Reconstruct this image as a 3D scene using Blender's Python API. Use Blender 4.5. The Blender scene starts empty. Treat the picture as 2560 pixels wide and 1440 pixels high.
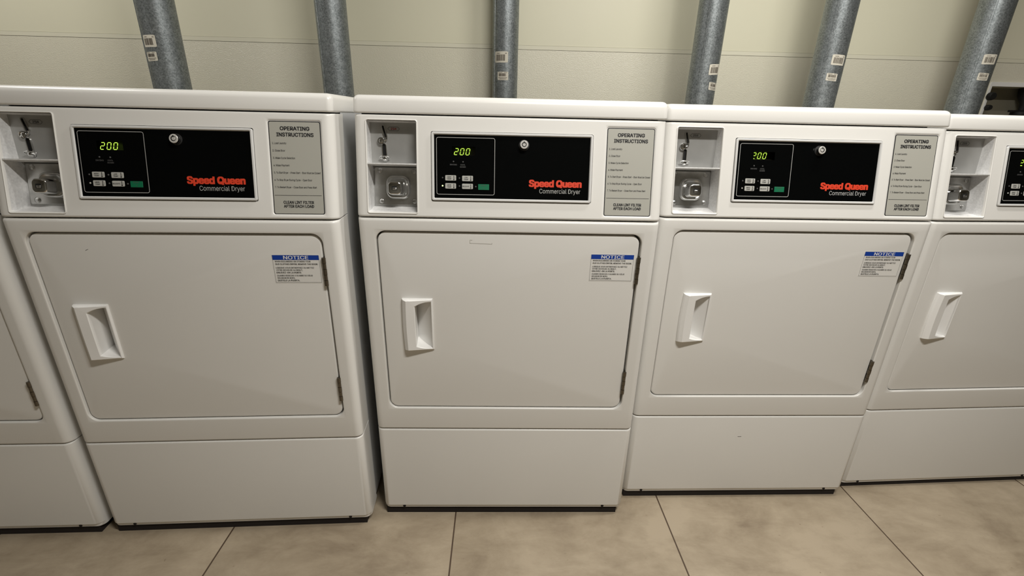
import bpy, bmesh, math, random
from mathutils import Vector, Matrix

sc = bpy.context.scene
COL = sc.collection
pi = math.pi

# ------------------------------------------------------------------ camera
F_PX = 1166.801
cam_d = bpy.data.cameras.new('camera')
cam = bpy.data.objects.new('camera', cam_d)
COL.objects.link(cam)
cam_d.sensor_fit = 'HORIZONTAL'
cam_d.sensor_width = 36.0
cam_d.lens = F_PX * 36.0 / 2560.0
cam_d.shift_x = 3.0236 / 2560.0
cam_d.shift_y = 22.6335 / 2560.0
cam_d.clip_start = 0.02
CY, CP, CR = -0.030092, 0.367348, -0.0234834
Rm = (Matrix.Rotation(CY, 4, 'Z') @ Matrix.Rotation(-CP, 4, 'X') @ Matrix.Rotation(CR, 4, 'Y')
      @ Matrix.Rotation(pi / 2, 4, 'X'))
cam.matrix_world = Matrix.Translation((-0.0258833, -1.047998, 1.0862694)) @ Rm
sc.camera = cam

# ------------------------------------------------------------------ view, world, lights
sc.view_settings.view_transform = 'Standard'
sc.view_settings.look = 'None'
sc.view_settings.gamma = 1.0
sc.view_settings.use_curve_mapping = False
sc.view_settings.exposure = 0.0
world = bpy.data.worlds.new('room_air')
sc.world = world
world.use_nodes = True
world.node_tree.nodes['Background'].inputs[0].default_value = (1.0, 0.96, 0.9, 1)
world.node_tree.nodes['Background'].inputs[1].default_value = 0.01


def area(name, loc, size, power, color, rot=(0, 0, 0), size_y=None):
    d = bpy.data.lights.new(name, 'AREA')
    d.energy = power
    d.color = color
    d.shape = 'RECTANGLE' if size_y else 'DISK'
    d.size = size
    if size_y:
        d.size_y = size_y
    o = bpy.data.objects.new(name, d)
    o.location = loc
    o.rotation_euler = rot
    COL.objects.link(o)
    return o


area('ceiling_lamp_main', (0.52, -0.95, 2.36), 0.80, 39, (1.0, 0.968, 0.91), size_y=0.10)
area('ceiling_lamp_wall', (0.95, 0.03, 2.36), 0.60, 15, (1.0, 0.968, 0.91), size_y=0.08)
area('fill_lamp_wall_left', (-1.95, 0.22, 2.36), 0.60, 13, (1.0, 0.968, 0.91), size_y=0.08)  # fill lamp added to brighten the left of the back wall
area('ceiling_lamp_rear', (-1.9, -1.6, 2.36), 1.20, 0.8, (1.0, 0.95, 0.88), size_y=0.10)


# ------------------------------------------------------------------ materials
def new_mat(name):
    m = bpy.data.materials.new(name)
    m.use_nodes = True
    nt = m.node_tree
    return m, nt, nt.nodes['Principled BSDF']


def mat(name, col, rough=0.5, metal=0.0, emit=None, estr=0.0, noise=None, bump=None, spec=None):
    m, nt, b = new_mat(name)
    b.inputs['Base Color'].default_value = (*col, 1)
    b.inputs['Roughness'].default_value = rough
    b.inputs['Metallic'].default_value = metal
    if spec is not None:
        b.inputs['Specular IOR Level'].default_value = spec
    if emit:
        b.inputs['Emission Color'].default_value = (*emit, 1)
        b.inputs['Emission Strength'].default_value = estr
    tc = nt.nodes.new('ShaderNodeTexCoord')
    if noise:
        sc_, amt = noise
        n = nt.nodes.new('ShaderNodeTexNoise')
        n.inputs['Scale'].default_value = sc_
        n.inputs['Detail'].default_value = 4
        nt.links.new(tc.outputs['Object'], n.inputs['Vector'])
        r = nt.nodes.new('ShaderNodeValToRGB')
        r.color_ramp.elements[0].position = 0.3
        r.color_ramp.elements[1].position = 0.7
        r.color_ramp.elements[0].color = (*[c * (1 - amt) for c in col], 1)
        r.color_ramp.elements[1].color = (*[min(1, c * (1 + amt)) for c in col], 1)
        nt.links.new(n.outputs['Fac'], r.inputs['Fac'])
        nt.links.new(r.outputs['Color'], b.inputs['Base Color'])
    if bump:
        sc_, st, dist = bump
        n = nt.nodes.new('ShaderNodeTexNoise')
        n.inputs['Scale'].default_value = sc_
        n.inputs['Detail'].default_value = 3
        nt.links.new(tc.outputs['Object'], n.inputs['Vector'])
        bp = nt.nodes.new('ShaderNodeBump')
        bp.inputs['Strength'].default_value = st
        bp.inputs['Distance'].default_value = dist
        nt.links.new(n.outputs['Fac'], bp.inputs['Height'])
        nt.links.new(bp.outputs['Normal'], b.inputs['Normal'])
    return m


ENAMEL = mat('white_enamel', (0.80, 0.79, 0.76), 0.30, noise=(3.0, 0.01), bump=(420, 0.06, 0.0006))
PLASTIC = mat('white_plastic', (0.88, 0.875, 0.86), 0.38)
CABSIDE = mat('shaded_enamel_side', (0.52, 0.53, 0.54), 0.32)  # white sheet greyed: shade of the gaps between dryers put into the colour
BASEBLK = mat('black_base', (0.012, 0.008, 0.007), 0.8)
FASCIA = mat('black_fascia', (0.002, 0.0023, 0.0023), 0.25, spec=0.07)
DISPLAY = mat('display_window', (0.012, 0.010, 0.006), 0.3)
DIGIT = mat('lit_digit', (0.1, 0.2, 0.02), 0.5, emit=(0.62, 1.0, 0.10), estr=1.3)
LEDON = mat('lit_indicator', (0.6, 0.8, 0.3), 0.5, emit=(0.85, 1.0, 0.45), estr=1.3)
LEDOFF = mat('unlit_indicator', (0.07, 0.07, 0.07), 0.5)
LEDPALE = mat('pale_indicator', (0.5, 0.5, 0.46), 0.5)
PRINTGREY = mat('grey_print', (0.42, 0.42, 0.41), 0.6)
PRINTDIM = mat('dim_grey_print', (0.09, 0.09, 0.09), 0.6)
RED = mat('red_print', (0.72, 0.055, 0.02), 0.5)
DARKRED = mat('dark_red_print', (0.30, 0.03, 0.03), 0.6)
BLACKPRINT = mat('black_print', (0.012, 0.012, 0.014), 0.6)
GREYPRINT2 = mat('charcoal_print', (0.07, 0.07, 0.07), 0.6)
LABELGREY = mat('label_silver', (0.43, 0.425, 0.38), 0.42)
STICKER = mat('sticker_white', (0.80, 0.79, 0.76), 0.5)
BLUE = mat('notice_blue', (0.003, 0.048, 0.36), 0.5)
WHITEPRINT = mat('white_print', (0.80, 0.80, 0.82), 0.6)
BEZEL = mat('bezel_grey', (0.66, 0.66, 0.65), 0.4)
BUTTON = mat('button_grey', (0.45, 0.45, 0.42), 0.5)
GREENBTN = mat('button_green', (0.0, 0.15, 0.065), 0.5)
LOCKFACE = mat('lock_face', (0.72, 0.71, 0.68), 0.3, 0.35)
CHROME = mat('chrome', (0.62, 0.62, 0.61), 0.12, 1.0)
STEEL = mat('worn_steel', (0.60, 0.60, 0.59), 0.30, 1.0, noise=(60, 0.12))
ZINC = mat('zinc_wall', (0.80, 0.80, 0.80), 0.45, 0.25, noise=(220, 0.10))
BACKPLATE = mat('coin_plate_grey', (0.42, 0.42, 0.41), 0.40, 0.5, noise=(18, 0.10))
HINGE = mat('hinge_metal', (0.16, 0.14, 0.11), 0.35, 0.9)
BLACK = mat('matte_black', (0.006, 0.006, 0.006), 0.6)
SCUFF = mat('scuff_grey', (0.10, 0.09, 0.08), 0.7)
SCUFFPALE = mat('adhesive_outline', (0.44, 0.43, 0.38), 0.6)
LABELPAPER = mat('paper_label', (0.62, 0.585, 0.50), 0.6)
BARINK = mat('barcode_ink', (0.10, 0.08, 0.06), 0.7)
PAINTCEIL = mat('ceiling_paint', (0.42, 0.41, 0.38), 0.9)
PAINTWALL = mat('room_wall_paint', (0.26, 0.25, 0.22), 0.8)
NICHE = mat('niche_paint', (0.22, 0.205, 0.155), 0.7)
JOINT = mat('joint_shade', (0.22, 0.205, 0.155), 0.8)  # dark joint fill, shade of the narrow trim gaps put into its colour
TRIMMAT = mat('trim_cream', (0.78, 0.755, 0.61), 0.45)


def wall_mat(name, col, scale, strength, rough, spark):
    m, nt, b = new_mat(name)
    b.inputs['Roughness'].default_value = rough
    tc = nt.nodes.new('ShaderNodeTexCoord')
    n = nt.nodes.new('ShaderNodeTexNoise')
    n.inputs['Scale'].default_value = 1.6
    n.inputs['Detail'].default_value = 3
    nt.links.new(tc.outputs['Object'], n.inputs['Vector'])
    r = nt.nodes.new('ShaderNodeValToRGB')
    r.color_ramp.elements[0].position = 0.3
    r.color_ramp.elements[1].position = 0.75
    r.color_ramp.elements[0].color = (col[0] * 0.97, col[1] * 0.97, col[2] * 0.94, 1)
    r.color_ramp.elements[1].color = (*col, 1)
    nt.links.new(n.outputs['Fac'], r.inputs['Fac'])
    nt.links.new(r.outputs['Color'], b.inputs['Base Color'])
    mp = nt.nodes.new('ShaderNodeMapping')
    mp.inputs['Scale'].default_value = (0.45, 1.0, 1.0)
    nt.links.new(tc.outputs['Object'], mp.inputs['Vector'])
    n2 = nt.nodes.new('ShaderNodeTexNoise')
    n2.inputs['Scale'].default_value = scale
    n2.inputs['Detail'].default_value = 2.5
    nt.links.new(mp.outputs['Vector'], n2.inputs['Vector'])
    bp = nt.nodes.new('ShaderNodeBump')
    bp.inputs['Strength'].default_value = strength
    bp.inputs['Distance'].default_value = spark
    nt.links.new(n2.outputs['Fac'], bp.inputs['Height'])
    nt.links.new(bp.outputs['Normal'], b.inputs['Normal'])
    return m


WALL_UP = wall_mat('cream_panel_smooth', (0.80, 0.775, 0.62), 160, 0.10, 0.42, 0.001)
WALL_LOW = wall_mat('cream_panel_pebbled', (0.78, 0.75, 0.63), 400, 0.85, 0.26, 0.0016)


def floor_mat():
    m, nt, b = new_mat('beige_porcelain_tile')
    N, L = nt.nodes, nt.links
    tc = N.new('ShaderNodeTexCoord')
    sep = N.new('ShaderNodeSeparateXYZ')
    L.new(tc.outputs['Object'], sep.inputs[0])

    def math_(op, a, bb=None):
        n = N.new('ShaderNodeMath')
        n.operation = op
        for i, v in enumerate((a, bb)):
            if v is None:
                continue
            if isinstance(v, (int, float)):
                n.inputs[i].default_value = v
            else:
                L.new(v, n.inputs[i])
        return n.outputs[0]

    T = 0.6137
    def dist(o, off, period):
        v = math_('ADD', o, -off)
        w = math_('PINGPONG', v, period / 2.0)
        return w
    dx = dist(sep.outputs['X'], -0.1405 , T)
    dy = dist(sep.outputs['Y'], -0.86, 1.2274)
    d = math_('MINIMUM', dx, dy)
    g = math_('LESS_THAN', d, 0.0021)
    # tile shade: cloudy cement look
    n1 = N.new('ShaderNodeTexNoise')
    n1.inputs['Scale'].default_value = 3.2
    n1.inputs['Detail'].default_value = 9
    n1.inputs['Roughness'].default_value = 0.62
    n1.inputs['Distortion'].default_value = 0.6
    L.new(tc.outputs['Object'], n1.inputs['Vector'])
    n2 = N.new('ShaderNodeTexNoise')
    n2.inputs['Scale'].default_value = 11
    n2.inputs['Distortion'].default_value = 0.35
    n2.inputs['Detail'].default_value = 10
    n2.inputs['Roughness'].default_value = 0.7
    mp = N.new('ShaderNodeMapping')
    mp.inputs['Scale'].default_value = (0.6, 1.3, 1)
    L.new(tc.outputs['Object'], mp.inputs['Vector'])
    L.new(mp.outputs['Vector'], n2.inputs['Vector'])
    mix = N.new('ShaderNodeMix')
    mix.data_type = 'FLOAT'
    mix.inputs[0].default_value = 0.42
    L.new(n1.outputs['Fac'], mix.inputs[2])
    L.new(n2.outputs['Fac'], mix.inputs[3])
    r = N.new('ShaderNodeValToRGB')
    e = r.color_ramp.elements
    e[0].position = 0.37
    e[0].color = (0.250, 0.196, 0.136, 1)
    e[1].position = 0.60
    e[1].color = (0.440, 0.365, 0.268, 1)
    mid = r.color_ramp.elements.new(0.48)
    mid.color = (0.350, 0.285, 0.203, 1)
    L.new(mix.outputs[0], r.inputs['Fac'])
    n3 = N.new('ShaderNodeTexNoise')
    n3.inputs['Scale'].default_value = 70
    n3.inputs['Detail'].default_value = 3
    L.new(tc.outputs['Object'], n3.inputs['Vector'])
    spots = N.new('ShaderNodeValToRGB')
    spots.color_ramp.elements[0].position = 0.20
    spots.color_ramp.elements[0].color = (0.55, 0.5, 0.45, 1)
    spots.color_ramp.elements[1].position = 0.30
    spots.color_ramp.elements[1].color = (1, 1, 1, 1)
    L.new(n3.outputs['Fac'], spots.inputs['Fac'])
    mul = N.new('ShaderNodeMix')
    mul.data_type = 'RGBA'
    mul.blend_type = 'MULTIPLY'
    mul.inputs[0].default_value = 1.0
    L.new(r.outputs['Color'], mul.inputs[6])
    L.new(spots.outputs['Color'], mul.inputs[7])
    gm = N.new('ShaderNodeMix')
    gm.data_type = 'RGBA'
    L.new(g, gm.inputs[0])
    L.new(mul.outputs[2], gm.inputs[6])
    gm.inputs[7].default_value = (0.085, 0.055, 0.035, 1)
    L.new(gm.outputs[2], b.inputs['Base Color'])
    b.inputs['Roughness'].default_value = 0.42
    # grout groove + faint surface relief
    h = math_('SMOOTH_MIN', d, 0.004)
    bp = N.new('ShaderNodeBump')
    bp.inputs['Strength'].default_value = 0.5
    bp.inputs['Distance'].default_value = 0.5
    L.new(h, bp.inputs['Height'])
    bp2 = N.new('ShaderNodeBump')
    bp2.inputs['Strength'].default_value = 0.12
    bp2.inputs['Distance'].default_value = 0.002
    L.new(n2.outputs['Fac'], bp2.inputs['Height'])
    L.new(bp.outputs['Normal'], bp2.inputs['Normal'])
    L.new(bp2.outputs['Normal'], b.inputs['Normal'])
    return m


FLOOR = floor_mat()


def galv_mat():
    m, nt, b = new_mat('galvanized_steel')
    N, L = nt.nodes, nt.links
    tc = N.new('ShaderNodeTexCoord')
    v = N.new('ShaderNodeTexVoronoi')
    v.inputs['Scale'].default_value = 300
    L.new(tc.outputs['Object'], v.inputs['Vector'])
    n = N.new('ShaderNodeTexNoise')
    n.inputs['Scale'].default_value = 45
    n.inputs['Detail'].default_value = 8
    n.inputs['Roughness'].default_value = 0.75
    L.new(tc.outputs['Object'], n.inputs['Vector'])
    bw = N.new('ShaderNodeRGBToBW')
    L.new(v.outputs['Color'], bw.inputs[0])
    mx = N.new('ShaderNodeMix')
    mx.data_type = 'FLOAT'
    mx.inputs[0].default_value = 0.6
    L.new(bw.outputs[0], mx.inputs[2])
    L.new(n.outputs['Fac'], mx.inputs[3])
    r = N.new('ShaderNodeValToRGB')
    r.color_ramp.elements[0].position = 0.30
    r.color_ramp.elements[0].color = (0.165, 0.185, 0.190, 1)
    r.color_ramp.elements[1].position = 0.75
    r.color_ramp.elements[1].color = (0.385, 0.415, 0.430, 1)
    L.new(mx.outputs[0], r.inputs['Fac'])
    L.new(r.outputs['Color'], b.inputs['Base Color'])
    b.inputs['Metallic'].default_value = 0.8
    rr = N.new('ShaderNodeMapRange')
    rr.inputs['To Min'].default_value = 0.36
    rr.inputs['To Max'].default_value = 0.52
    L.new(mx.outputs[0], rr.inputs['Value'])
    L.new(rr.outputs[0], b.inputs['Roughness'])
    bp = N.new('ShaderNodeBump')
    bp.inputs['Strength'].default_value = 0.25
    bp.inputs['Distance'].default_value = 0.0008
    L.new(mx.outputs[0], bp.inputs['Height'])
    L.new(bp.outputs['Normal'], b.inputs['Normal'])
    return m


GALV = galv_mat()

# ------------------------------------------------------------------ geometry helpers
S1 = 0.8695964
TH = math.atan(0.2106921)
ST, CT = math.sin(TH), math.cos(TH)


def PT(x, t, n):          # tilted control panel: along x, up the face, outward
    return (x, t * ST - n * CT, S1 + t * CT + n * ST)


def PF(x, z, n):          # vertical front: outward = -y
    return (x, -n, z)


def IDT(x, y, z):
    return (x, y, z)


FONT = None
try:
    import os
    fp_ = os.path.join(bpy.utils.resource_path('LOCAL'), 'datafiles', 'fonts', 'Inter.woff2')
    FONT = bpy.data.fonts.load(fp_)
except Exception:
    FONT = None


def rrect(x0, x1, v0, v1, r, m=6):
    r = max(r, 1e-5)
    pts = []
    for cx, cy, a0 in ((x1 - r, v1 - r, 0), (x0 + r, v1 - r, pi / 2), (x0 + r, v0 + r, pi), (x1 - r, v0 + r, 1.5 * pi)):
        for i in range(m + 1):
            a = a0 + (pi / 2) * i / m
            pts.append((cx + r * math.cos(a), cy + r * math.sin(a)))
    return pts


class MB:
    def __init__(s, fmap=IDT):
        s.v, s.f, s.m, s.fm = [], [], [], fmap
        s.mats = []

    def mi(s, material):
        if material not in s.mats:
            s.mats.append(material)
        return s.mats.index(material)

    def vert(s, p, raw=False):
        s.v.append(tuple(p) if raw else s.fm(*p))
        return len(s.v) - 1

    def face(s, idx, material=None):
        s.f.append(tuple(idx))
        s.m.append(s.mi(material) if material else 0)

    def loop(s, pts2, n):
        return [s.vert((p[0], p[1], n if not callable(n) else n(p[0], p[1]))) for p in pts2]

    def bridge(s, a, b, material=None):
        k = len(a)
        for i in range(k):
            j = (i + 1) % k
            s.face((a[i], a[j], b[j], b[i]), material)

    def plate(s, x0, x1, v0, v1, n0, n1, r=0.0, bevel=0.0, material=None, m=4, back=False):
        """rounded plate from n0 (back) to n1 (front)"""
        L0 = s.loop(rrect(x0, x1, v0, v1, r, m), n0)
        L1 = s.loop(rrect(x0, x1, v0, v1, r, m), n1 - bevel)
        s.bridge(L0, L1, material)
        if bevel > 0:
            L2 = s.loop(rrect(x0 + bevel, x1 - bevel, v0 + bevel, v1 - bevel, max(r - bevel, 0), m), n1)
            s.bridge(L1, L2, material)
            L1 = L2
        s.face(L1, material)
        if back:
            s.face(L0[::-1], material)

    def flat(s, x0, x1, v0, v1, n, r=0.0, material=None, m=3):
        s.face(s.loop(rrect(x0, x1, v0, v1, r, m), n), material)

    def ringflat(s, x0, x1, v0, v1, w, n, r=0.0, material=None, m=4):
        a = s.loop(rrect(x0, x1, v0, v1, r, m), n)
        b = s.loop(rrect(x0 + w, x1 - w, v0 + w, v1 - w, max(r - w, 0), m), n)
        s.bridge(a, b, material)

    def line(s, pts, w, n, material=None):
        for (a, b) in zip(pts[:-1], pts[1:]):
            dx, dy = b[0] - a[0], b[1] - a[1]
            L_ = math.hypot(dx, dy) or 1
            px, py = -dy / L_ * w / 2, dx / L_ * w / 2
            s.face([s.vert((a[0] - px, a[1] - py, n)), s.vert((b[0] - px, b[1] - py, n)),
                    s.vert((b[0] + px, b[1] + py, n)), s.vert((a[0] + px, a[1] + py, n))], material)

    def disc(s, cx, cv, r, n, seg=20, material=None):
        s.face([s.vert((cx + r * math.cos(2 * pi * i / seg), cv + r * math.sin(2 * pi * i / seg), n)) for i in range(seg)],
               material)

    def lathe(s, cx, cv, prof, seg=24, material=None, cap=True, sx=1.0, sv=1.0):
        """prof: list of (radius, n) from base outward to the top"""
        loops = []
        for (r, n) in prof:
            loops.append([s.vert((cx + sx * r * math.cos(2 * pi * i / seg), cv + sv * r * math.sin(2 * pi * i / seg), n))
                          for i in range(seg)])
        for a, b in zip(loops[:-1], loops[1:]):
            s.bridge(a, b, material)
        if cap:
            s.face(loops[-1], material)

    def tube(s, pts, r, seg=8, closed=False, material=None):
        P = [Vector(s.fm(*p)) for p in pts]
        k = len(P)
        loops = []
        for i in range(k):
            if closed:
                t = P[(i + 1) % k] - P[i - 1]
            else:
                t = P[min(i + 1, k - 1)] - P[max(i - 1, 0)]
            t.normalize()
            up = Vector((0.13, -0.97, 0.2))
            a = t.cross(up).normalized()
            b = t.cross(a).normalized()
            loops.append([s.vert(P[i] + a * r * math.cos(2 * pi * j / seg) + b * r * math.sin(2 * pi * j / seg), True)
                          for j in range(seg)])
        for i in range(k - 1 + (1 if closed else 0)):
            s.bridge(loops[i], loops[(i + 1) % k], material)
        if not closed:
            s.face(loops[0][::-1], material)
            s.face(loops[-1], material)

    def box(s, a, b, material=None):
        (x0, y0, z0), (x1, y1, z1) = a, b
        i = [s.vert(p) for p in ((x0, y0, z0), (x1, y0, z0), (x1, y1, z0), (x0, y1, z0),
                                 (x0, y0, z1), (x1, y0, z1), (x1, y1, z1), (x0, y1, z1))]
        for q in ((0, 3, 2, 1), (4, 5, 6, 7), (0, 1, 5, 4), (1, 2, 6, 5), (2, 3, 7, 6), (3, 0, 4, 7)):
            s.face([i[k] for k in q], material)

    def text(s, body, x, v, n, height, width=None, align='L', bold=0.0, material=None, slant=0.0):
        """cap height = height, baseline at v; width: fit to this width"""
        cu = bpy.data.curves.new('t', 'FONT')
        cu.body = body
        if FONT:
            cu.font = FONT
        cu.size = 1.0
        cu.resolution_u = 3
        ob = bpy.data.objects.new('t', cu)
        me = bpy.data.meshes.new_from_object(ob)
        if len(me.vertices):
            xs = [p.co.x for p in me.vertices]
            mn, mxx = min(xs), max(xs)
            sy = height / CAPH
            sx = (width / (mxx - mn)) if width else sy
            wd = (mxx - mn) * sx
            ox = x if align == 'L' else (x - wd / 2 if align == 'C' else x - wd)
            k = bold * 0.62
            shifts = [(0, 0)] if bold <= 0 else ([(-k, -k * .5), (k, -k * .5), (-k, k * .5), (k, k * .5)] if bold < .045 else
                                                 [(i * k, j * k * .45) for i in (-1, -.33, .33, 1) for j in (-1, 1)])
            for q_, (ax, av) in enumerate(shifts):
                base = len(s.v)
                for p in me.vertices:
                    s.vert((ox + (p.co.x - mn + ax) * sx + slant * p.co.y * sy, v + (p.co.y + av) * sy, n + q_ * 2.5e-5))
                for pl in me.polygons:
                    s.face([base + i for i in pl.vertices], material)
        bpy.data.objects.remove(ob)
        bpy.data.curves.remove(cu)
        bpy.data.meshes.remove(me)

    def build(s, name, material, parent=None, smooth=35, weld=False, recalc=False):
        me = bpy.data.meshes.new(name)
        me.from_pydata(s.v, [], s.f)
        if s.mats:
            for mm in s.mats:
                me.materials.append(mm)
            me.polygons.foreach_set('material_index', s.m)
        else:
            me.materials.append(material)
        if weld or recalc:
            bm = bmesh.new()
            bm.from_mesh(me)
            if weld:
                bmesh.ops.remove_doubles(bm, verts=bm.verts, dist=1e-5)
            bmesh.ops.recalc_face_normals(bm, faces=bm.faces)
            bm.to_mesh(me)
            bm.free()
        if smooth:
            me.shade_smooth()
            me.set_sharp_from_angle(angle=math.radians(smooth))
        me.update()
        o = bpy.data.objects.new(name, me)
        COL.objects.link(o)
        if parent:
            o.parent = parent
        return o


def cap_height():
    cu = bpy.data.curves.new('t', 'FONT')
    cu.body = 'H'
    if FONT:
        cu.font = FONT
    ob = bpy.data.objects.new('t', cu)
    me = bpy.data.meshes.new_from_object(ob)
    h = max([p.co.y for p in me.vertices] or [0.7])
    bpy.data.objects.remove(ob)
    bpy.data.curves.remove(cu)
    bpy.data.meshes.remove(me)
    return h


CAPH = cap_height()


def tag(o, label=None, cat=None, group=None, kind=None):
    if label:
        o['label'] = label
    if cat:
        o['category'] = cat
    if group:
        o['group'] = group
    if kind:
        o['kind'] = kind
    return o


def soft_panel(mb, x0, x1, v0, v1, rx, rv0, rv1, depth, holes, nb=0.0, chin=None):
    """pressed-steel panel: softly rounded edges, side walls running straight back, holes with rounded corners"""
    def drop(d, r):
        if d >= r:
            return 0.0
        k = r - d
        return r - math.sqrt(max(r * r - k * k, 0))

    def low(v):
        if not chin:
            return drop(v - v0, rv0)
        for (a, da), (c, dc) in zip(chin[:-1], chin[1:]):
            if a <= v <= c + 1e-7:
                return da + (dc - da) * (v - a) / (c - a)
        return 0.0

    def H(x, v):
        return nb - drop(min(x - x0, x1 - x), rx) - low(v) - drop(v1 - v, rv1)

    def samples(r, k):
        return [r * (1 - math.cos(pi / 2 * i / k)) for i in range(k + 1)]
    mg = 0.003
    xs, vs = set(), set()
    for s_ in samples(rx, 8):
        xs.add(round(x0 + s_, 6)); xs.add(round(x1 - s_, 6))
    if chin:
        for a, _ in chin:
            vs.add(round(a, 6))
    else:
        for s_ in samples(rv0, 5):
            vs.add(round(v0 + s_, 6))
    for s_ in samples(rv1, 5):
        vs.add(round(v1 - s_, 6))
    for h in holes:
        xs.add(round(h['x0'] - mg, 6)); xs.add(round(h['x1'] + mg, 6))
        vs.add(round(h['v0'] - mg, 6)); vs.add(round(h['v1'] + mg, 6))
    xs, vs = sorted(xs), sorted(vs)
    idx = {}

    def gv(i, j):
        if (i, j) not in idx:
            idx[(i, j)] = mb.vert((xs[i], vs[j], H(xs[i], vs[j])))
        return idx[(i, j)]
    for i in range(len(xs) - 1):
        for j in range(len(vs) - 1):
            cx, cv = (xs[i] + xs[i + 1]) / 2, (vs[j] + vs[j + 1]) / 2
            if any(h['x0'] - mg < cx < h['x1'] + mg and h['v0'] - mg < cv < h['v1'] + mg for h in holes):
                continue
            mb.face((gv(i, j), gv(i + 1, j), gv(i + 1, j + 1), gv(i, j + 1)))
    for h in holes:
        a = mb.loop(rrect(h['x0'] - mg, h['x1'] + mg, h['v0'] - mg, h['v1'] + mg, 1e-5, 8), nb)
        prev = a
        for (ins, n) in h['steps']:
            b = mb.loop(rrect(h['x0'] + ins, h['x1'] - ins, h['v0'] + ins, h['v1'] - ins, max(h['r'] - ins, 1e-5), 8), n)
            mb.bridge(prev, b)
            prev = b
        if h.get('cap'):
            mb.face(prev)
    nx, nv = len(xs), len(vs)
    per = ([(i, 0) for i in range(nx)] + [(nx - 1, j) for j in range(1, nv)] +
           [(i, nv - 1) for i in range(nx - 2, -1, -1)] + [(0, j) for j in range(nv - 2, 0, -1)])
    f = [gv(*p) for p in per]
    b = []
    for p in f:
        q = mb.v[p]
        b.append(mb.vert((q[0], q[1] + depth, q[2]), True))
    mb.bridge(f, b)


# ------------------------------------------------------------------ the room
WY = 1.07


def struct(name, mb, m, smooth=0):
    o = mb.build(name, m, None, smooth)
    o['kind'] = 'structure'
    return o


XL, XR, YF, ZC = -3.3, 4.2, -3.0, 2.42
b = MB(); b.box((XL - .1, YF - .1, -0.1), (XR + .1, WY + 0.4, 0.0)); struct('floor', b, FLOOR)
b = MB(); b.box((XL - .1, YF - .1, ZC), (XR + .1, WY + 0.4, ZC + 0.1)); struct('ceiling', b, PAINTCEIL)
b = MB(); b.box((XL - .1, YF, 0), (XL, WY, ZC)); struct('wall_left', b, PAINTWALL)
b = MB(); b.box((XR, YF, 0), (XR + .1, WY, ZC)); struct('wall_right', b, PAINTWALL)
b = MB(); b.box((XL - .1, YF - .1, 0), (XR + .1, YF, ZC)); struct('wall_front', b, PAINTWALL)
# back wall: pebbled board below the joint, smooth board above, with the recessed niche at the right
NX0, NX1, NZ0, NZ1 = 2.045, 2.75, 1.02, 1.2535
b = MB()
ZJ = 1.3425
for (x0, x1, z0, z1) in ((XL, NX0, 0, ZJ), (NX1, XR, 0, ZJ), (NX0, NX1, 0, NZ0), (NX0, NX1, NZ1, ZJ)):
    b.box((x0, WY, z0), (x1, WY + 0.13, z1), WALL_LOW)
b.box((XL, WY, ZJ + 0.0165), (XR, WY + 0.13, ZC), WALL_UP)
b.box((XL, WY + 0.002, ZJ - 0.001), (XR, WY + 0.13, ZJ + 0.0185), JOINT)
b.box((NX0, WY + 0.080, NZ0), (NX1, WY + 0.14, NZ1), NICHE)
struct('wall_back', b, None)
b = MB(); b.box((XL, WY - 0.0012, ZJ + 0.0012), (XR, WY + 0.0018, ZJ + 0.0158)); struct('trim_1', b, TRIMMAT)
# pale frame round the niche
b = MB()
fw = 0.016
b.box((NX0 - 0.004, WY - 0.006, NZ1), (NX1, WY, NZ1 + fw))
b.box((NX0 - 0.004, WY - 0.006, NZ0), (NX0 + 0.003, WY, NZ1))
b.box((NX0 - 0.004, WY - 0.006, NZ0 - fw), (NX1, WY, NZ0))
fr = b.build('niche_frame', PLASTIC, None, 0)
tag(fr, 'thin white frame edging the dark niche in the wall at the far right', 'frame')
# black gas valve inside the niche
vr = bpy.data.objects.new('shutoff_valve', None)
COL.objects.link(vr)
vr.location = (2.262, WY + 0.040, NZ0)
tag(vr, 'black shutoff valve standing inside the wall niche at the far right', 'valve')
b = MB()
b.lathe(0, 0, [(0.022, 0.0), (0.022, 0.03), (0.012, 0.04), (0.012, 0.115), (0.034, 0.125), (0.034, 0.137), (0.012, 0.145),
               (0.014, 0.17), (0.03, 0.20), (0.034, 0.232)], 20)
b.build('valve_body', BLACK, vr, 40, recalc=True)
b = MB(); b.box((-0.052, -0.008, 0.136), (0.052, 0.008, 0.144)); b.build('valve_handle', BLACK, vr, 0)
for k, (kx, kz, kr) in enumerate(((2.052, 1.2145, 0.016), (2.056, 1.170, 0.011))):
    b = MB(lambda x, z, n: (x, -n, z))
    b.lathe(0, 0, [(kr, 0.0), (kr, 0.012), (kr * 0.8, 0.018)], 20)
    o = b.build('round_plug', BLACK, None, 40, recalc=True)
    o.location = (kx, WY + 0.0 - 0.006, kz)
    tag(o, ('larger upper' if k == 0 else 'smaller lower') + ' round black plug on the left edge of the wall niche', 'plug')

# ------------------------------------------------------------------ exhaust pipes
PIPES = [(-1.129, .70, .0543), (-.600, .78, .0514), (-.008, .99, .0495), (.726, .85, .0505), (1.154, .80, .0513),
         (1.702, .80, .0511)]
PLAB = ['leftmost galvanized vent pipe, behind the dryer with the left full door',
        'galvanized vent pipe without barcode stickers, behind the gap left of the middle dryer',
        'slimmest galvanized vent pipe, rising behind the middle of the central dryer',
        'galvanized vent pipe with stickers at its right edge, just right of the central dryer',
        'second galvanized vent pipe from the right, tilted barcode stickers on its front',
        'rightmost galvanized vent pipe, beside the dark wall niche']
PSEAM = [-52, -44, -58, -34, -52, -46]
random.seed(5)


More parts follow.
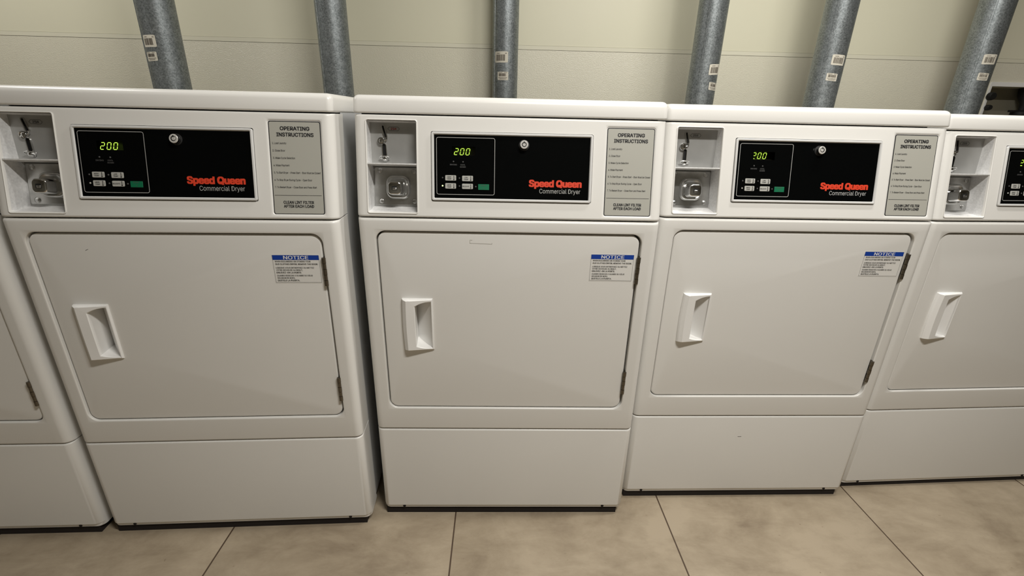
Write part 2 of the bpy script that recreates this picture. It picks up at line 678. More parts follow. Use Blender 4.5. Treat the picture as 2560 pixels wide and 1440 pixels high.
def sticker(parent, r, a0, a1, z0, z1, kind, shear=0.0):
    """paper barcode label wrapped on the pipe; angles in degrees from the -y direction"""
    def W(u, v, n):
        a = math.radians(a0 + (a1 - a0) * u)
        z = z0 + (z1 - z0) * v + shear * (u - 0.5)
        rr = r + n
        return (rr * math.sin(a), -rr * math.cos(a), z)
    b = MB(W)
    K = 10
    loops = []
    for u0, u1 in zip([i / K for i in range(K)], [(i + 1) / K for i in range(K)]):
        e0 = 0.04 if u0 == 0 else 0
        e1 = 0.04 if u1 == 1 else 0
        b.face([b.vert((u0, e0, .0006)), b.vert((u1, e1, .0006)), b.vert((u1, 1 - e1, .0006)), b.vert((u0, 1 - e0, .0006))])
    o = b.build('barcode_sticker', LABELPAPER, parent, 60)
    b = MB(W)
    if kind == 'big':
        x, top, bot = 0.13, 0.72, 0.17
    else:
        x, top, bot = 0.14, 0.80, 0.46
    while x < 0.80:
        w = random.choice((0.012, 0.022, 0.034, 0.045))
        b.face([b.vert((x, bot, .001)), b.vert((x + w, bot, .001)), b.vert((x + w, top, .001)), b.vert((x, top, .001))])
        x += w + random.choice((0.012, 0.016, 0.026))

    def scribble(x0, x1, v, h):
        xx = x0
        while xx < x1:
            w = random.uniform(.02, .05)
            b.face([b.vert((xx, v, .001)), b.vert((xx + w, v, .001)), b.vert((xx + w, v + h, .001)), b.vert((xx, v + h, .001))])
            xx += w + .012
    if kind == 'big':
        scribble(.18, .42, .81, .05)
        scribble(.80, .88, .79, .07)
    else:
        scribble(.12, .42, .88, .05)
        scribble(.62, .85, .88, .05)
        scribble(.10, .88, .27, .06)
        scribble(.20, .80, .12, .06)
    b.build('barcode_print', BARINK, o, 0)
    return o


STK = {0: [(-36, 11.5, 1.270, 1.3042, 'big', .001), (-35, 5.5, 1.230, 1.2565, 'small', .002)],
       2: [(-51.5, 11.5, 1.2815, 1.320, 'big', 0), (-35.5, 14, 1.2204, 1.250, 'small', 0)],
       3: [(-1, 56, 1.2465, 1.2815, 'big', .004), (8, 56, 1.195, 1.221, 'small', -.003)],
       4: [(-23.3, 30, 1.2823, 1.3155, 'big', -.0025), (-28, 13, 1.232, 1.2565, 'small', -.003)],
       5: [(-30.3, 19.5, 1.298, 1.330, 'big', 0), (-28.5, 10.5, 1.2464, 1.2706, 'small', -.002)]}
for i, (px, py, r) in enumerate(PIPES):
    root = bpy.data.objects.new('vent_pipe', None)
    COL.objects.link(root)
    root.location = (px, py, 0)
    tag(root, PLAB[i], 'pipe', 'galvanized vent pipes behind the dryers')
    b = MB()
    b.lathe(0, 0, [(r, 0.0), (r, ZC)], 64, cap=True)
    b.build('pipe_tube', GALV, root, 50)
    a = math.radians(PSEAM[i])
    b = MB()
    pr = []
    for da, rr in ((-.07, r - .0005), (-.05, r + .0013), (.05, r + .0013), (.07, r - .0005)):
        pr.append([b.vert((rr * math.sin(a + da), -rr * math.cos(a + da), z)) for z in (0.0, ZC)])
    for p, q in zip(pr[:-1], pr[1:]):
        b.face((p[0], q[0], q[1], p[1]))
    b.build('lock_seam', GALV, root, 0)
    for s_ in STK.get(i, []):
        sticker(root, r, *s_)

# ------------------------------------------------------------------ the dryer
HX = 0.345
BASE_ROOT = bpy.data.objects.new('clothes_dryer', None)
COL.objects.link(BASE_ROOT)
root = BASE_ROOT


def part(name, mb, m, parent=None, **k):
    return mb.build(name, m, parent or root, **k)


# cabinet shell (open front, hidden by the panels)
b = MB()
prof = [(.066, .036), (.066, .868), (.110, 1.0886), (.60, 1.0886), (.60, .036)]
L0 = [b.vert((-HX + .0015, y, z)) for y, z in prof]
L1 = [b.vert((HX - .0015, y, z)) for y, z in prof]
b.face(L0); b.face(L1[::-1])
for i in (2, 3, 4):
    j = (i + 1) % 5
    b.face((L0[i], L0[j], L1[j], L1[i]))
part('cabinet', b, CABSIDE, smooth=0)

# lid
b = MB()
bm = bmesh.new()
TB, TTOP = 0.2230, 0.2610
yb, zb = PT(0, TB, .0025)[1:]
yt, zt = PT(0, TTOP, .0025)[1:]
vv = [bm.verts.new(p) for p in ((-.3455, yb, zb), (.3455, yb, zb), (.3455, .605, zb), (-.3455, .605, zb),
                                (-.3455, yt, zt), (.3455, yt, zt), (.3455, .605, zt), (-.3455, .605, zt))]
for q in ((0, 3, 2, 1), (4, 5, 6, 7), (0, 1, 5, 4), (1, 2, 6, 5), (2, 3, 7, 6), (3, 0, 4, 7)):
    bm.faces.new([vv[k] for k in q])
bmesh.ops.recalc_face_normals(bm, faces=bm.faces)
ed = [e for e in bm.edges if not all(v.co.z < zb + .001 for v in e.verts)]
bmesh.ops.bevel(bm, geom=ed, offset=.0125, segments=6, profile=.5, affect='EDGES')
low = [e for e in bm.edges if all(v.co.z < zb + .0005 for v in e.verts) and len(e.link_faces) == 2 and
       any(abs(f.normal.z) < .5 for f in e.link_faces)]
bmesh.ops.bevel(bm, geom=low, offset=.0045, segments=3, profile=.5, affect='EDGES')
me = bpy.data.meshes.new('lid')
bm.to_mesh(me); bm.free()
me.materials.append(ENAMEL)
me.shade_smooth(); me.set_sharp_from_angle(angle=math.radians(45))
o = bpy.data.objects.new('lid', me); COL.objects.link(o); o.parent = root

# control panel (front rounding is taken straight back so its lower edge stays level round the corners)
b = MB(lambda x, t, n: (x, t * ST - n, S1 + t * CT))
CX0, CX1, CV0, CV1 = -.3185, -.2070, .0105, .2115
soft_panel(b, -HX, HX, .0018, .2210, .018, .005, .004, .060, [
    dict(x0=CX0, x1=CX1, v0=CV0, v1=CV1, r=.005, steps=[(0, 0.0), (-.001, .0012), (.0006, .0018), (.0018, .0006), (.002, -.008)]),
    dict(x0=-.1772, x1=.1822, v0=.0385, v1=.1892, r=.0045, steps=[(0, 0.0), (.0003, -.0006), (.0003, -.006)]),
    dict(x0=.2090, x1=.3215, v0=.0103, v1=.2080, r=.007, steps=[(0, 0.0), (.0012, -.0005), (.0025, -.0018), (.003, -.002)], cap=True)])
part('control_panel', b, ENAMEL, smooth=30)

# bezel frame round the fascia
b = MB(PT)
ox0, ox1, ov0, ov1 = -.1757, .1808, .0402, .1878
ls = []
for ins, n in ((0, -.003), (0, .0022), (.0012, .0036), (.0042, .0036), (.0056, .0018), (.0060, .0004)):
    ls.append(b.loop(rrect(ox0 + ins, ox1 - ins, ov0 + ins, ov1 - ins, max(.0045 - ins, .0012), 6), n))
for p, q in zip(ls[:-1], ls[1:]):
    b.bridge(p, q)
part('bezel', b, BEZEL, smooth=40)

# black fascia with a window opening for the display
fx0, fx1, fv0, fv1 = -.1705, .1752, .0455, .1827
b = MB(PT)
wx0, wx1, wv0, wv1 = -.1306, -.0789, .1394, .1580
A = b.loop(rrect(fx0, fx1, fv0, fv1, .0025, 4), .0008)
B_ = b.loop(rrect(wx0, wx1, wv0, wv1, .0006, 4), .0008)
b.bridge(A, B_)
C_ = b.loop(rrect(wx0, wx1, wv0, wv1, .0006, 4), -.0004)
b.bridge(B_, C_)
fascia = part('fascia', b, FASCIA, smooth=0)
b = MB(PT)
A = b.loop(rrect(wx0 - .012, wx1 + .012, wv0 - .006, wv1 + .006, .001, 2), -.0005)
B_ = b.loop(rrect(wx0 - .012, wx1 + .012, wv0 - .006, wv1 + .006, .001, 2), -.017)
b.bridge(A, B_)
b.face(B_)
part('display_window', b, DISPLAY, fascia, smooth=0)

# seven segment digits
def seven(b, x, v, w, h, segs, th, n, sl):
    def P(u, t):
        return (x + u * w + sl * t * h, v + t * h)
    S = {'a': ((0, 1), (1, 1)), 'b': ((1, 1), (1, .5)), 'c': ((1, .5), (1, 0)), 'd': ((0, 0), (1, 0)), 'e': ((0, .5), (0, 0)),
         'f': ((0, 1), (0, .5)), 'g': ((0, .5), (1, .5))}
    for s_ in segs:
        (u0, t0), (u1, t1) = S[s_]
        g = .07
        a, c = P(u0 + (u1 - u0) * g, t0 + (t1 - t0) * g), P(u1 - (u1 - u0) * g, t1 - (t1 - t0) * g)
        dx, dy = c[0] - a[0], c[1] - a[1]
        L_ = math.hypot(dx, dy)
        ex, ey = dx / L_ * th * .5, dy / L_ * th * .5
        px, py = -ey, ex
        pts = [(a[0], a[1]), (a[0] + ex + px, a[1] + ey + py), (c[0] - ex + px, c[1] - ey + py), (c[0], c[1]),
               (c[0] - ex - px, c[1] - ey - py), (a[0] + ex - px, a[1] + ey - py)]
        b.face([b.vert((p[0], p[1], n)) for p in pts])


def digits(n, dx=0.0, dv=0.0):
    b = MB(PT)
    for k, s_ in enumerate(('abged', 'abcdef', 'abcdef')):
        seven(b, -.1268 + dx + k * .0128, .1412 + dv, .0072, .0135, s_, .0013, n, .20)
    return b


dg = part('display_digits', digits(-.008), DIGIT, fascia, smooth=0)

# printed outline and small captions
b = MB(PT)
NP = .0012
b.ringflat(-.1650, -.0358, .0538, .1768, .0011, NP, .0045, PRINTGREY)
for cx, lines in ((-.1274, ('DRYING',)), (-.1066, ('COOL', 'DOWN'))):
    for k, t in enumerate(lines):
        b.text(t, cx, .1172 - k * .0046, NP, .0029, None, 'C', .02, PRINTDIM)
part('panel_printing', b, None, fascia, smooth=0)


def led(cx, cv, m):
    b = MB(PT)
    b.lathe(cx, cv, [(.0017, .0008), (.0017, .0013), (.0011, .0019)], 14)
    return part('indicator_light', b, m, fascia, smooth=40)


for (cx, cv) in ((-.1274, .1253), (-.1064, .1249), (-.1516, .0901), (-.1142, .0898), (-.1142, .0726), (-.0780, .0720)):
    led(cx, cv, LEDOFF)
led_med = led(-.1516, .0728, LEDPALE)

for (x0, x1, v0, v1, t) in ((-.1457, -.1216, .0842, .0958, ('HIGH', 'TEMP')), (-.1083, -.0842, .0835, .0953, ('LOW', 'TEMP')),
                            (-.1457, -.1218, .0667, .0784, ('MED', 'TEMP')), (-.1084, -.0842, .0665, .0780, ('DELICATE',))):
    b = MB(PT)
    b.plate(x0, x1, v0, v1, .0008, .0016, .0018, .0003, None, 4)
    bt = part('selection_button', b, BUTTON, fascia, smooth=40)
    b = MB(PT)
    cxm = x0 + (x1 - x0) * .36
    if len(t) == 2:
        b.text(t[0], cxm, (v0 + v1) / 2 + .0008, .0018, .0025, .0085 if t[0] != 'LOW' else .0072, 'C', .03)
        b.text(t[1], cxm, (v0 + v1) / 2 - .0033, .0018, .0025, .0095, 'C', .03)
    else:
        b.text(t[0], x0 + .0085, (v0 + v1) / 2 - .0013, .0018, .0025, .0145, 'C', .03)
    tx = x0 + (x1 - x0) * .80
    b.line([(tx, v0 + .002), (tx, v1 - .0008)], .0012, .0018)
    b.disc(tx, v0 + .0022, .0013, .0018, 12)
    b.line([(tx + .002, v0 + .005), (tx + .0032, v0 + .005)], .0004, .0018)
    b.line([(tx + .002, v0 + .007), (tx + .0032, v0 + .007)], .0004, .0018)
    part('button_printing', b, BLACKPRINT, bt, smooth=0)
b = MB(PT)
b.plate(-.0725, -.0482, .0652, .0776, .0008, .0016, .0006, .0003, None, 3)
bt = part('start_button', b, GREENBTN, fascia, smooth=40)
bt['label'] = 'green start button'
b = MB(PT)
b.text('START', -.0603, .0736, .0018, .0026, .0120, 'C', .01)
b.ringflat(-.0618, -.0588, .0672, .0702, .0004, .0018, .0015)
part('button_printing', b, PRINTDIM, bt, smooth=0)

# brand lettering
b = MB(PT)
b.text('Speed Queen', .0418, .0745, NP, .0142, .1160, 'L', .085)
part('brand_lettering', b, RED, fascia, smooth=0)
b = MB(PT)
b.text('Commercial Dryer', .0645, .0602, NP, .0098, .0920, 'L', .0)
part('model_lettering', b, PRINTGREY, fascia, smooth=0)

# barrel lock in the fascia
b = MB(PT)
LX, LV = .0280, .1630
b.lathe(LX, LV, [(.0118, .0008), (.0116, .0016), (.0092, .0022)], 28, BLACK, cap=False)
b.lathe(LX, LV, [(.0088, .0008), (.0090, .0085), (.0090, .0108)], 32, CHROME, cap=False)
b.lathe(LX, LV, [(.0090, .0108), (.0082, .0118), (.0052, .0118)], 32, LOCKFACE, cap=False)
b.lathe(LX, LV, [(.0052, .0118), (.0050, .0088), (.0037, .0088)], 32, BLACK, cap=False)
b.lathe(LX, LV, [(.0037, .0088), (.0037, .0112), (.0033, .0116)], 24, LOCKFACE)
b.box((LX - .0009, LV + .0030, .0116), (LX + .0009, LV + .0068, .0121), BLACK)
part('barrel_lock', b, None, fascia, smooth=40)

# operating instructions label
b = MB(PT)
NL = -.0014
b.plate(.2122, .3185, .0126, .2046, -.002, NL, .004, 0, BLACKPRINT, 5)
b.flat(.2139, .3168, .0143, .2029, NL + .0003, .003, LABELGREY, 5)
lab = part('instruction_label', b, None, smooth=0)
b = MB(PT)
NI = NL + .0006
b.text('OPERATING', .2658, .1862, NI, .0072, .0595, 'C', .05)
b.text('INSTRUCTIONS', .2658, .1738, NI, .0072, .0750, 'C', .05)
for k, (t, w) in enumerate((('1. Load Laundry', .0290), ('2. Close Door', .0255), ('3. Make Cycle Selection', .0450),
                            ('4. Make Payment', .0325), ('5. To Start Dryer - Press Start - Door Must be Closed', .0955),
                            ('6. To Stop Dryer During Cycle - Open Door', .0775),
                            ('7. To Restart Dryer - Close Door and Press Start', .0865))):
    b.text(t, .2180, .1581 - .01505 * k, NI, .0037, w, 'L', .012)
b.line([(.2163, .0527), (.3135, .0527)], .0007, NI)
b.text('CLEAN LINT FILTER', .2650, .0354, NI, .0056, .0630, 'C', .05)
b.text('AFTER EACH LOAD', .2650, .0272, NI, .0056, .0625, 'C', .05)
part('label_lettering', b, BLACKPRINT, lab, smooth=0)

# ---- coin mechanism: recessed metal pocket
DU0, DU1 = -.036, -.024       # upper back plate depth at shelf / at top
DL = -.046
SH = .1180
b = MB(PT)
ix0, ix1 = CX0 + .002, CX1 - .002
iv0, iv1 = CV0 + .002, CV1 - .002
bx0, bx1 = ix0 + .001, ix1 - .001


def quad(b, pts, m):
    b.face([b.vert(p) for p in pts], m)


# upper pocket
quad(b, [(ix0, SH, -.004), (bx0, SH, DU0), (bx0, iv1, DU1), (ix0, iv1, -.004)], ZINC)
quad(b, [(ix1, SH, -.004), (ix1, iv1, -.004), (bx1, iv1, DU1), (bx1, SH, DU0)], ZINC)
quad(b, [(ix0, iv1, -.004), (bx0, iv1, DU1), (bx1, iv1, DU1), (ix1, iv1, -.004)], ZINC)
quad(b, [(bx0, SH, DU0), (bx1, SH, DU0), (bx1, iv1, DU1), (bx0, iv1, DU1)], BACKPLATE)
# lower pocket (floor slopes up to the back)
fb = .0265
quad(b, [(ix0, iv0, -.004), (bx0, fb, DL), (bx0, SH, DL), (ix0, SH, -.004)], ZINC)
quad(b, [(ix1, iv0, -.004), (ix1, SH, -.004), (bx1, SH, DL), (bx1, fb, DL)], ZINC)
quad(b, [(ix0, iv0, -.004), (ix1, iv0, -.004), (bx1, fb, DL), (bx0, fb, DL)], ZINC)
quad(b, [(bx0, fb, DL), (bx1, fb, DL), (bx1, SH, DL), (bx0, SH, DL)], BACKPLATE)
# little pressed dimples on the side walls
for (u, v) in ((.3, .13), (.45, .15), (.3, .17), (.5, .19), (.25, .075), (.5, .055), (.7, .04), (.45, .035)):
    for xx, sgn in ((ix0 + .0006, 1), (ix1 - .0006, -1)):
        n = -.006 - u * .03
        b.face([b.vert((xx + sgn * .0004, v + .0012 * math.cos(a), n + .0012 * math.sin(a))) for a in
                [2 * pi * i / 8 for i in range(8)]], PLASTIC)
coin = part('coin_pocket', b, None, smooth=0)
b = MB(PT)
b.box((ix0, SH - .0013, -.034), (ix1, SH + .0013, .0002))
part('pocket_shelf', b, ZINC, coin, smooth=0)


def up(v):
    return DU0 + (DU1 - DU0) * (v - SH) / (iv1 - SH)


# coin slot with chrome surround, reject button, return slot and ring
b = MB(lambda x, t, n: PT(x, t, up(t) + n))


def capsule(x0, v0, x1, v1, w, k=6):
    dx, dv = x1 - x0, v1 - v0
    a0 = math.atan2(dv, dx)
    pts = []
    for i in range(k + 1):
        a = a0 - pi / 2 + pi * i / k
        pts.append((x1 + w * math.cos(a), v1 + w * math.sin(a)))
    for i in range(k + 1):
        a = a0 + pi / 2 + pi * i / k
        pts.append((x0 + w * math.cos(a), v0 + w * math.sin(a)))
    return pts


def capsolid(b, x0, v0, x1, v1, w, n0, n1, m, win, mi, ni):
    A = b.loop(capsule(x0, v0, x1, v1, w), n0)
    B2 = b.loop(capsule(x0, v0, x1, v1, w * .9), n1)
    C2 = b.loop(capsule(x0, v0, x1, v1, win), n1)
    D2 = b.loop(capsule(x0, v0, x1, v1, win), ni)
    b.bridge(A, B2, m); b.bridge(B2, C2, m); b.bridge(C2, D2, mi)
    b.face(D2, mi)


capsolid(b, -.2862, .2005, -.2812, .1800, .0044, 0, .0030, CHROME, .0021, BLACK, .0008)
b.tube([(-.2792, .1785, .003), (-.2785, .1745, .003), (-.2815, .1715, .003), (-.2860, .1705, .003)], .0016, 8, False, CHROME)
capsolid(b, -.2855, .1605, -.2848, .1385, .0052, 0, .0035, CHROME, .0034, BLACK, .0006)
b.build('coin_slot', None, coin, smooth=40, recalc=True)
b = MB(lambda x, t, n: PT(x, t, up(t) + n))
b.lathe(-.2915, .1700, [(.0082, 0), (.0082, .004), (.0074, .0056), (.0062, .0056), (.0058, .0040), (.0030, .0052)], 24)
b.build('reject_button', CHROME, coin, smooth=40, recalc=True)
b = MB(lambda x, t, n: PT(x, t, up(t) + n))
b.tube([(-.2848 + .0115 * math.cos(a), .1345 + .0028 * math.sin(a), .006 + .004 * math.sin(a)) for a in
        [2 * pi * i / 24 for i in range(24)]], .0013, 8, True)
b.lathe(-.2848, .1315, [(.0060, .001), (.0058, .005), (.0040, .0085), (.0012, .0095)], 20)
b.build('return_ring', CHROME, coin, smooth=40, recalc=True)
# price tag print
b = MB(lambda x, t, n: PT(x, t, up(t) + n))
hx = [(-.2760, .1965), (-.2722, .2005), (-.2535, .2005), (-.2500, .1965), (-.2535, .1925), (-.2722, .1925), (-.2760, .1965)]
b.line(hx, .0007, .0006, GREYPRINT2)
price_bm = b
b.text('25\u00a2', -.2630, .1942, .0007, .0044, .0125, 'C', .03, GREYPRINT2)
price = b.build('price_printing', None, coin, smooth=0)

# money box door: plate, bolts, boss, lock
b = MB(PT)
px0, px1, pv0, pv1 = bx0 + .003, bx1 - .0005, .0300, .1150
b.plate(px0, px1, pv0, pv1, DL, DL + .0022, .004, .0006, STEEL, 5)
for (cx, cv) in ((-.3000, .1075), (-.2225, .1065), (-.2975, .0385), (-.2215, .0390)):
    b.lathe(cx, cv, [(.0066, DL + .0022), (.0066, DL + .0028), (.0058, DL + .0012)], 20, STEEL, cap=False)
    b.lathe(cx, cv, [(.0054, DL + .0012), (.0050, DL + .0034), (.0030, DL + .0042), (.0012, DL + .0044)], 20, STEEL)
box_door = b.build('money_box_door', None, coin, smooth=40, recalc=False)
b = MB(PT)
ls = []
for ins, n in ((0, DL + .002), (.0012, DL + .0085), (.0030, DL + .0110), (.0052, DL + .0110), (.0072, DL + .0085), (.0105, DL + .0075)):
    ls.append(b.loop(rrect(-.2860 + ins, -.2310 + ins * -1, .0440 + ins, .0975 - ins, .016 - ins * .6, 8), n))
for p, q in zip(ls[:-1], ls[1:]):
    b.bridge(p, q)
b.face(ls[-1])
b.build('lock_boss', STEEL, coin, smooth=60)
b = MB(PT)
ls = []
for ins, n in ((-.0020, DL + .0070), (.0000, DL + .0115), (.0008, DL + .0355), (.0022, DL + .0382), (.0040, DL + .0388)):
    ls.append(b.loop(rrect(-.2765 + ins, -.2445 - ins, .0510 + ins, .0820 - ins, .0085 - ins * .5, 8), n))
for p, q in zip(ls[:-1], ls[1:]):
    b.bridge(p, q, CHROME)
b.face(ls[-1], CHROME)
b.plate(-.2660, -.2548, .0612, .0706, DL + .0385, DL + .0392, .0008, 0, BLACK, 3)
b.plate(-.2640, -.2556, .0620, .0672, DL + .0390, DL + .0400, .0008, .0003, STEEL, 3)
b.build('money_box_lock', None, coin, smooth=50)

# ---- front panel with door opening
DX0, DX1, DZ0, DZ1 = -.3032, .3028, .3687, .8363
b = MB(PF)
soft_panel(b, -HX, HX, .3015, .8683, .018, .004, .0062, .060, [
    dict(x0=-.3076, x1=.3086, v0=.3648, v1=.8418, r=.025,
         steps=[(0, 0.0), (.0008, -.0004), (.0016, -.0016), (.0018, -.054), (.020, -.057)])])
part('front_panel', b, ENAMEL, smooth=30)
# lower panel
b = MB(PF)
soft_panel(b, -HX, HX, .0240, .2985, .018, .0100, .0045, .060, [],
           chin=[(.0240, .0052), (.0250, .0042), (.0335, .0030), (.0352, .0008), (.0365, 0.0)])
lower = part('lower_panel', b, ENAMEL, smooth=30)
for sx in (-.288, .288):
    b = MB(PF)
    b.lathe(sx, .0300, [(.0042, -.006), (.0040, -.0022), (.0020, -.0016)], 14)
    part('panel_screw', b, BASEBLK, lower, smooth=40)

# ---- door
hx0, hx1, hz0, hz1 = -.2553, -.1835, .5395, .6742
NB = -.0043
RC = .0205


def door_mesh():
    """door as nested loops so the corners can be truly round"""
    b = MB(PF)
    ls = []
    r = RC
    for ins, n in ((0, NB - .026), (0, NB - .0034), (.0004, NB - .0020), (.0013, NB - .0009), (.0025, NB - .0002), (.0038, NB)):
        ls.append(b.loop(rrect(DX0 + ins, DX1 - ins, DZ0 + ins, DZ1 - ins, r - ins, 10), n))
    for p, q in zip(ls[:-1], ls[1:]):
        b.bridge(p, q)
    # flat face: ring to the handle cut-out
    inner = b.loop(rrect(hx0 + .004, hx1 - .004, hz0 + .004, hz1 - .004, .003, 10), NB)
    b.bridge(ls[-1], inner)
    deep = b.loop(rrect(hx0 + .004, hx1 - .004, hz0 + .004, hz1 - .004, .003, 10), NB - .004)
    b.bridge(inner, deep)
    return b


door = part('door', door_mesh(), ENAMEL, smooth=30)

# handle: raised grip at the left, scooped recess opening to the right
b = MB(PF)


def hh(x):       # height of the raised rim above the door plane
    u = (x - hx0) / (hx1 - hx0)
    return NB + (.0085 + .0060 * (u / .14) if u < .14 else .0145 - .0100 * min(1, (u - .14) / .86))


def bow(z):      # the grip side bows outward slightly at mid height
    u = (z - hz0) / (hz1 - hz0)
    return .0022 * math.sin(pi * u)


SEG = 14


def hloop(x0, x1, z0, z1, nf, left_bow=0.0, zl0=None, zl1=None):
    """closed loop: left side split in SEG pieces; zl0/zl1: z of the left corners"""
    zl0 = z0 if zl0 is None else zl0
    zl1 = z1 if zl1 is None else zl1
    pts = []
    for i in range(SEG + 1):
        z = zl1 + (zl0 - zl1) * i / SEG
        pts.append((x0 - left_bow * bow(z) / .0022, z))
    for i in range(SEG + 1):
        u = i / SEG
        pts.append((x0 + (x1 - x0) * u, zl0 + (z0 - zl0) * (1 - (1 - u) ** 2.2)))
    for i in range(SEG + 1):
        pts.append((x1, z0 + (z1 - z0) * i / SEG))
    for i in range(SEG + 1):
        u = i / SEG
        pts.append((x1 + (x0 - x1) * u, z1 + (zl1 - z1) * (1 - (1 - u) ** 1) ** 2.2))
    return [b.vert((p[0], p[1], nf(p[0], p[1]))) for p in pts]


a0 = hloop(hx0 - .0010, hx1 + .0008, hz0 - .0012, hz1 + .0008, lambda x, z: NB, .0022)
a1 = hloop(hx0 - .0004, hx1 + .0004, hz0 - .0004, hz1 + .0003, lambda x, z: NB + (hh(x) - NB) * .55, .0022)
a2 = hloop(hx0 + .0022, hx1 - .0002, hz0 + .0004, hz1 - .0012, lambda x, z: hh(x) - .0012, .0022)
a3 = hloop(hx0 + .0100, hx1 - .0012, hz0 + .0016, hz1 - .0026, lambda x, z: hh(x), .0016)
rx0 = -.2250
c0 = hloop(rx0 - .0012, hx1 - .0028, hz0 + .0030, hz1 - .0058, lambda x, z: hh(x), .0006, hz0 + .0100, hz1 - .0165)
c1 = hloop(rx0, hx1 - .0036, hz0 + .0038, hz1 - .0066, lambda x, z: hh(x) - .0010, .0004, hz0 + .0110, hz1 - .0172)


def deepn(x, z):
    u = (x - rx0) / (hx1 - rx0)
    return NB + .0035 - .0400 * max(0, 1 - u) ** 1.1


c2 = hloop(rx0 - .0035, hx1 - .0042, hz0 + .0056, hz1 - .0082, deepn, .0, hz0 + .0150, hz1 - .0190)
for p, q in zip((a0, a1, a2, a3, c0, c1), (a1, a2, a3, c0, c1, c2)):
    b.bridge(p, q)
# fill recess floor as strips between the left chain (reversed) and the right chain, top/bottom chains
K = SEG + 1
left, bot, right, top = c2[0:K], c2[K:2 * K], c2[2 * K:3 * K], c2[3 * K:4 * K]
b.face(c2)
part('door_handle', b, PLASTIC, door, smooth=12, weld=True)

# hinges
for (z0, z1) in ((.7205, .7870), (.4145, .4800)):
    b = MB()
    k = 5
    for i in range(k):
        za, zb_ = z0 + (z1 - z0) * i / k, z0 + (z1 - z0) * (i + 1) / k - .0008
        rr = .0046 if i % 2 == 0 else .0041
        c = (DX1 + .0018, .0004)
        lo = [b.vert((c[0] + rr * math.cos(2 * pi * j / 12), c[1] + rr * math.sin(2 * pi * j / 12), za)) for j in range(12)]
        hi = [b.vert((c[0] + rr * math.cos(2 * pi * j / 12), c[1] + rr * math.sin(2 * pi * j / 12), zb_)) for j in range(12)]
        b.bridge(lo, hi)
        b.face(lo[::-1]); b.face(hi)
    b.box((DX1 + .0005, .004, z0), (DX1 + .0060, .010, z1))
    part('door_hinge', b, HINGE, door, smooth=40)

# notice sticker
def sx(x): return -.0259 + (x + .0259) * 1.0096
def sz(z): return 1.0863 + (z - 1.0863) * 1.0096
b = MB(PF)
n0 = NB + .0004
X0, X1, Z0, Z1 = sx(.1892), sx(.2915), sz(.7285), sz(.7945)
b.plate(X0, X1, Z0, Z1, NB, n0, .001, 0, STICKER, 2)
b.flat(X0 + .0012, X1 - .0012, sz(.7828), sz(.7936), n0 + .0003, 0, BLUE, 1)
b.ringflat(X0 + .0012, X1 - .0012, sz(.7302), sz(.7936), .0004, n0 + .0003, 0, GREYPRINT2, 1)
st = part('notice_sticker', b, None, door, smooth=0)
b = MB(PF)
n1 = n0 + .0006
tl = sx(.1950)
b.text('NOTICE', sx(.2408), sz(.7843), n1, .0078, .0535, 'C', .03, WHITEPRINT)
for (t, z, w, bd) in (('WHEN DISCARDING OR STORING YOUR', .7778, .0770, .02), ('OLD CLOTHES DRYER, REMOVE THE DOOR.', .7716, .0925, .03),
                      ('LORSQUE VOUS ENTREPOSEZ OU METTEZ', .7632, .0830, .02), ('VOTRE SECHEUSE AU REBUT,', .7578, .0575, .02),
                      ('ENLEVEZ-EN LA PORTE.', .7520, .0545, .035), ('CUANDO DESECHE O GUARDE SU VIEJO', .7450, .0780, .02),
                      ('SECADOR DE ROPA,', .7394, .0385, .02), ('QUITELE LA PUERTA.', .7336, .0480, .035)):
    b.text(t, tl, sz(z), n1, .0033, w, 'L', bd, GREYPRINT2)
part('notice_lettering', b, None, st, smooth=0)


def copy_tree(o, parent=None):
    c = o.copy()
    COL.objects.link(c)
    c.parent = parent
    for ch in list(o.children):
        copy_tree(ch, c)
    return c


def find(o, name):
    if o.name.split('.')[0] == name:
        return [o]
    r = []
    for ch in o.children:
        r += find(ch, name)
    return r


def mesh_swap(o, mb, m):
    t = mb.build('tmp', m, None, smooth=0)
    o.data = t.data
    bpy.data.objects.remove(t)


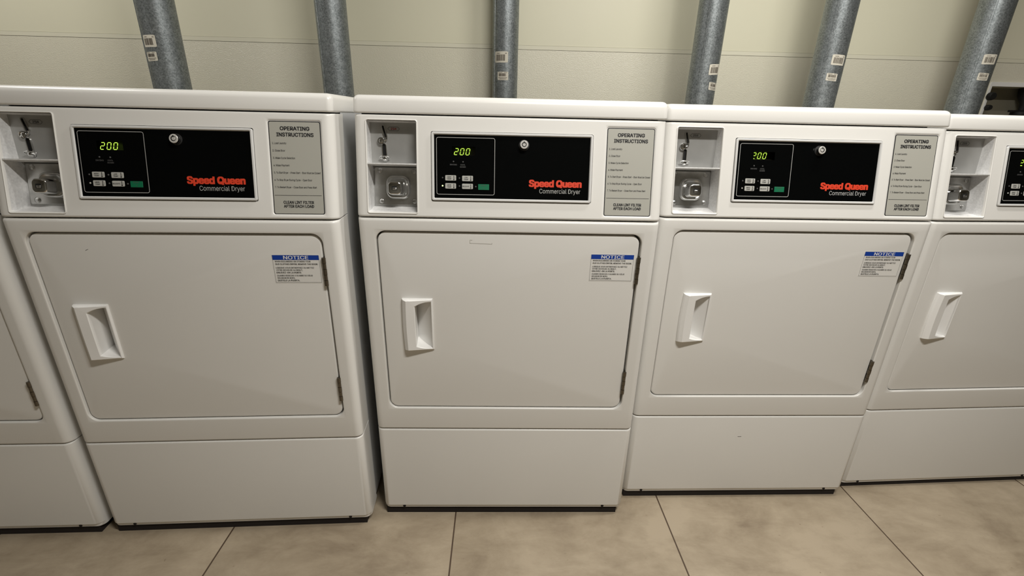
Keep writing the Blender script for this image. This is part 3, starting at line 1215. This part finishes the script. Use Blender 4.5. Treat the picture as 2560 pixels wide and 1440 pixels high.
# x, y, yaw, z offset
PL = [(-1.43404, -.0778, .028, 0.0), (-.719085, -.051246, .0421793, -.0005), (0.0, 0.0, 0.0, 0.0),
      (.7092124, .0674283, .0118, -.0013), (1.4220656, .1222555, .0495683, -.0070)]
LAB = ['white coin dryer cut off by the left photo edge, only its right front edge seen',
       'white coin dryer second from left, pulled forward, its right side visible beside a dark gap',
       'white coin dryer in the middle of the row, directly below the slimmest vent pipe',
       'white coin dryer right of the middle one, with short dark scuff on its lower panel',
       'white coin dryer at the right photo edge, its door and display cut off']
roots = [BASE_ROOT] + [copy_tree(BASE_ROOT) for _ in range(4)]
order = [2, 0, 1, 3, 4]
DEPTH = {1: (-.0035, 0, 0), 3: (-.009, -.0022, .0022), 4: (-.0035, 0, .0005), 0: (-.008, 0, 0)}
for r_, i in zip(roots, order):
    x, y, a, zo = PL[i]
    r_.location = (x, y, zo)
    r_.rotation_euler = (0, 0, a)
    tag(r_, LAB[i], 'dryer', 'row of white coin dryers')
    # plinth under the cabinet, resting on the floor
    b = MB()
    b.box((-.340, .0085, -zo), (.331, .58, .040))
    b.build('plinth', BASEBLK, r_, 0)
    if i != 2:
        mesh_swap(find(r_, 'display_digits')[0], digits(*DEPTH[i]), DIGIT)
    if i == 2:
        leds = find(r_, 'indicator_light')
        leds[-1].data = leds[-1].data.copy()
        leds[-1].data.materials[0] = LEDON
        leds[-1]['label'] = 'lit green-white indicator light'
        pr_ = find(r_, 'price_printing')[0]
        pr_.data = pr_.data.copy()
        b = MB(lambda x, t, n: PT(x, t, up(t) + n))
        b.line(hx, .0007, .0006, GREYPRINT2)
        b.text('25\u00a2', -.2630, .1942, .0007, .0044, .0125, 'C', .03, DARKRED)
        t = b.build('tmp', None, None, smooth=0)
        pr_.data = t.data
        bpy.data.objects.remove(t)
        b = MB(PF)
        n = NB + .0003
        b.line([(-.0915, .8205), (-.0860, .8200)], .0008, n)
        b.line([(-.0917, .8205), (-.0917, .8130), (-.0600, .8125), (-.0410, .8115), (-.0405, .8145)], .0008, n)
        b.build('tape_outline', SCUFFPALE, find(r_, 'door')[0], 0)
    if i == 3:
        b = MB(PF)
        b.line([(-.0270, .2293), (-.0215, .2290), (-.0160, .2296)], .0012, .0004)
        b.build('scuff_mark', SCUFF, find(r_, 'lower_panel')[0], 0)
    if i == 1:
        b = MB(PF)
        b.line([(-.1945, .7995), (-.1915, .8012), (-.1885, .8022)], .0007, NB + .0003)
        b.build('scuff_mark', SCUFF, find(r_, 'door')[0], 0)
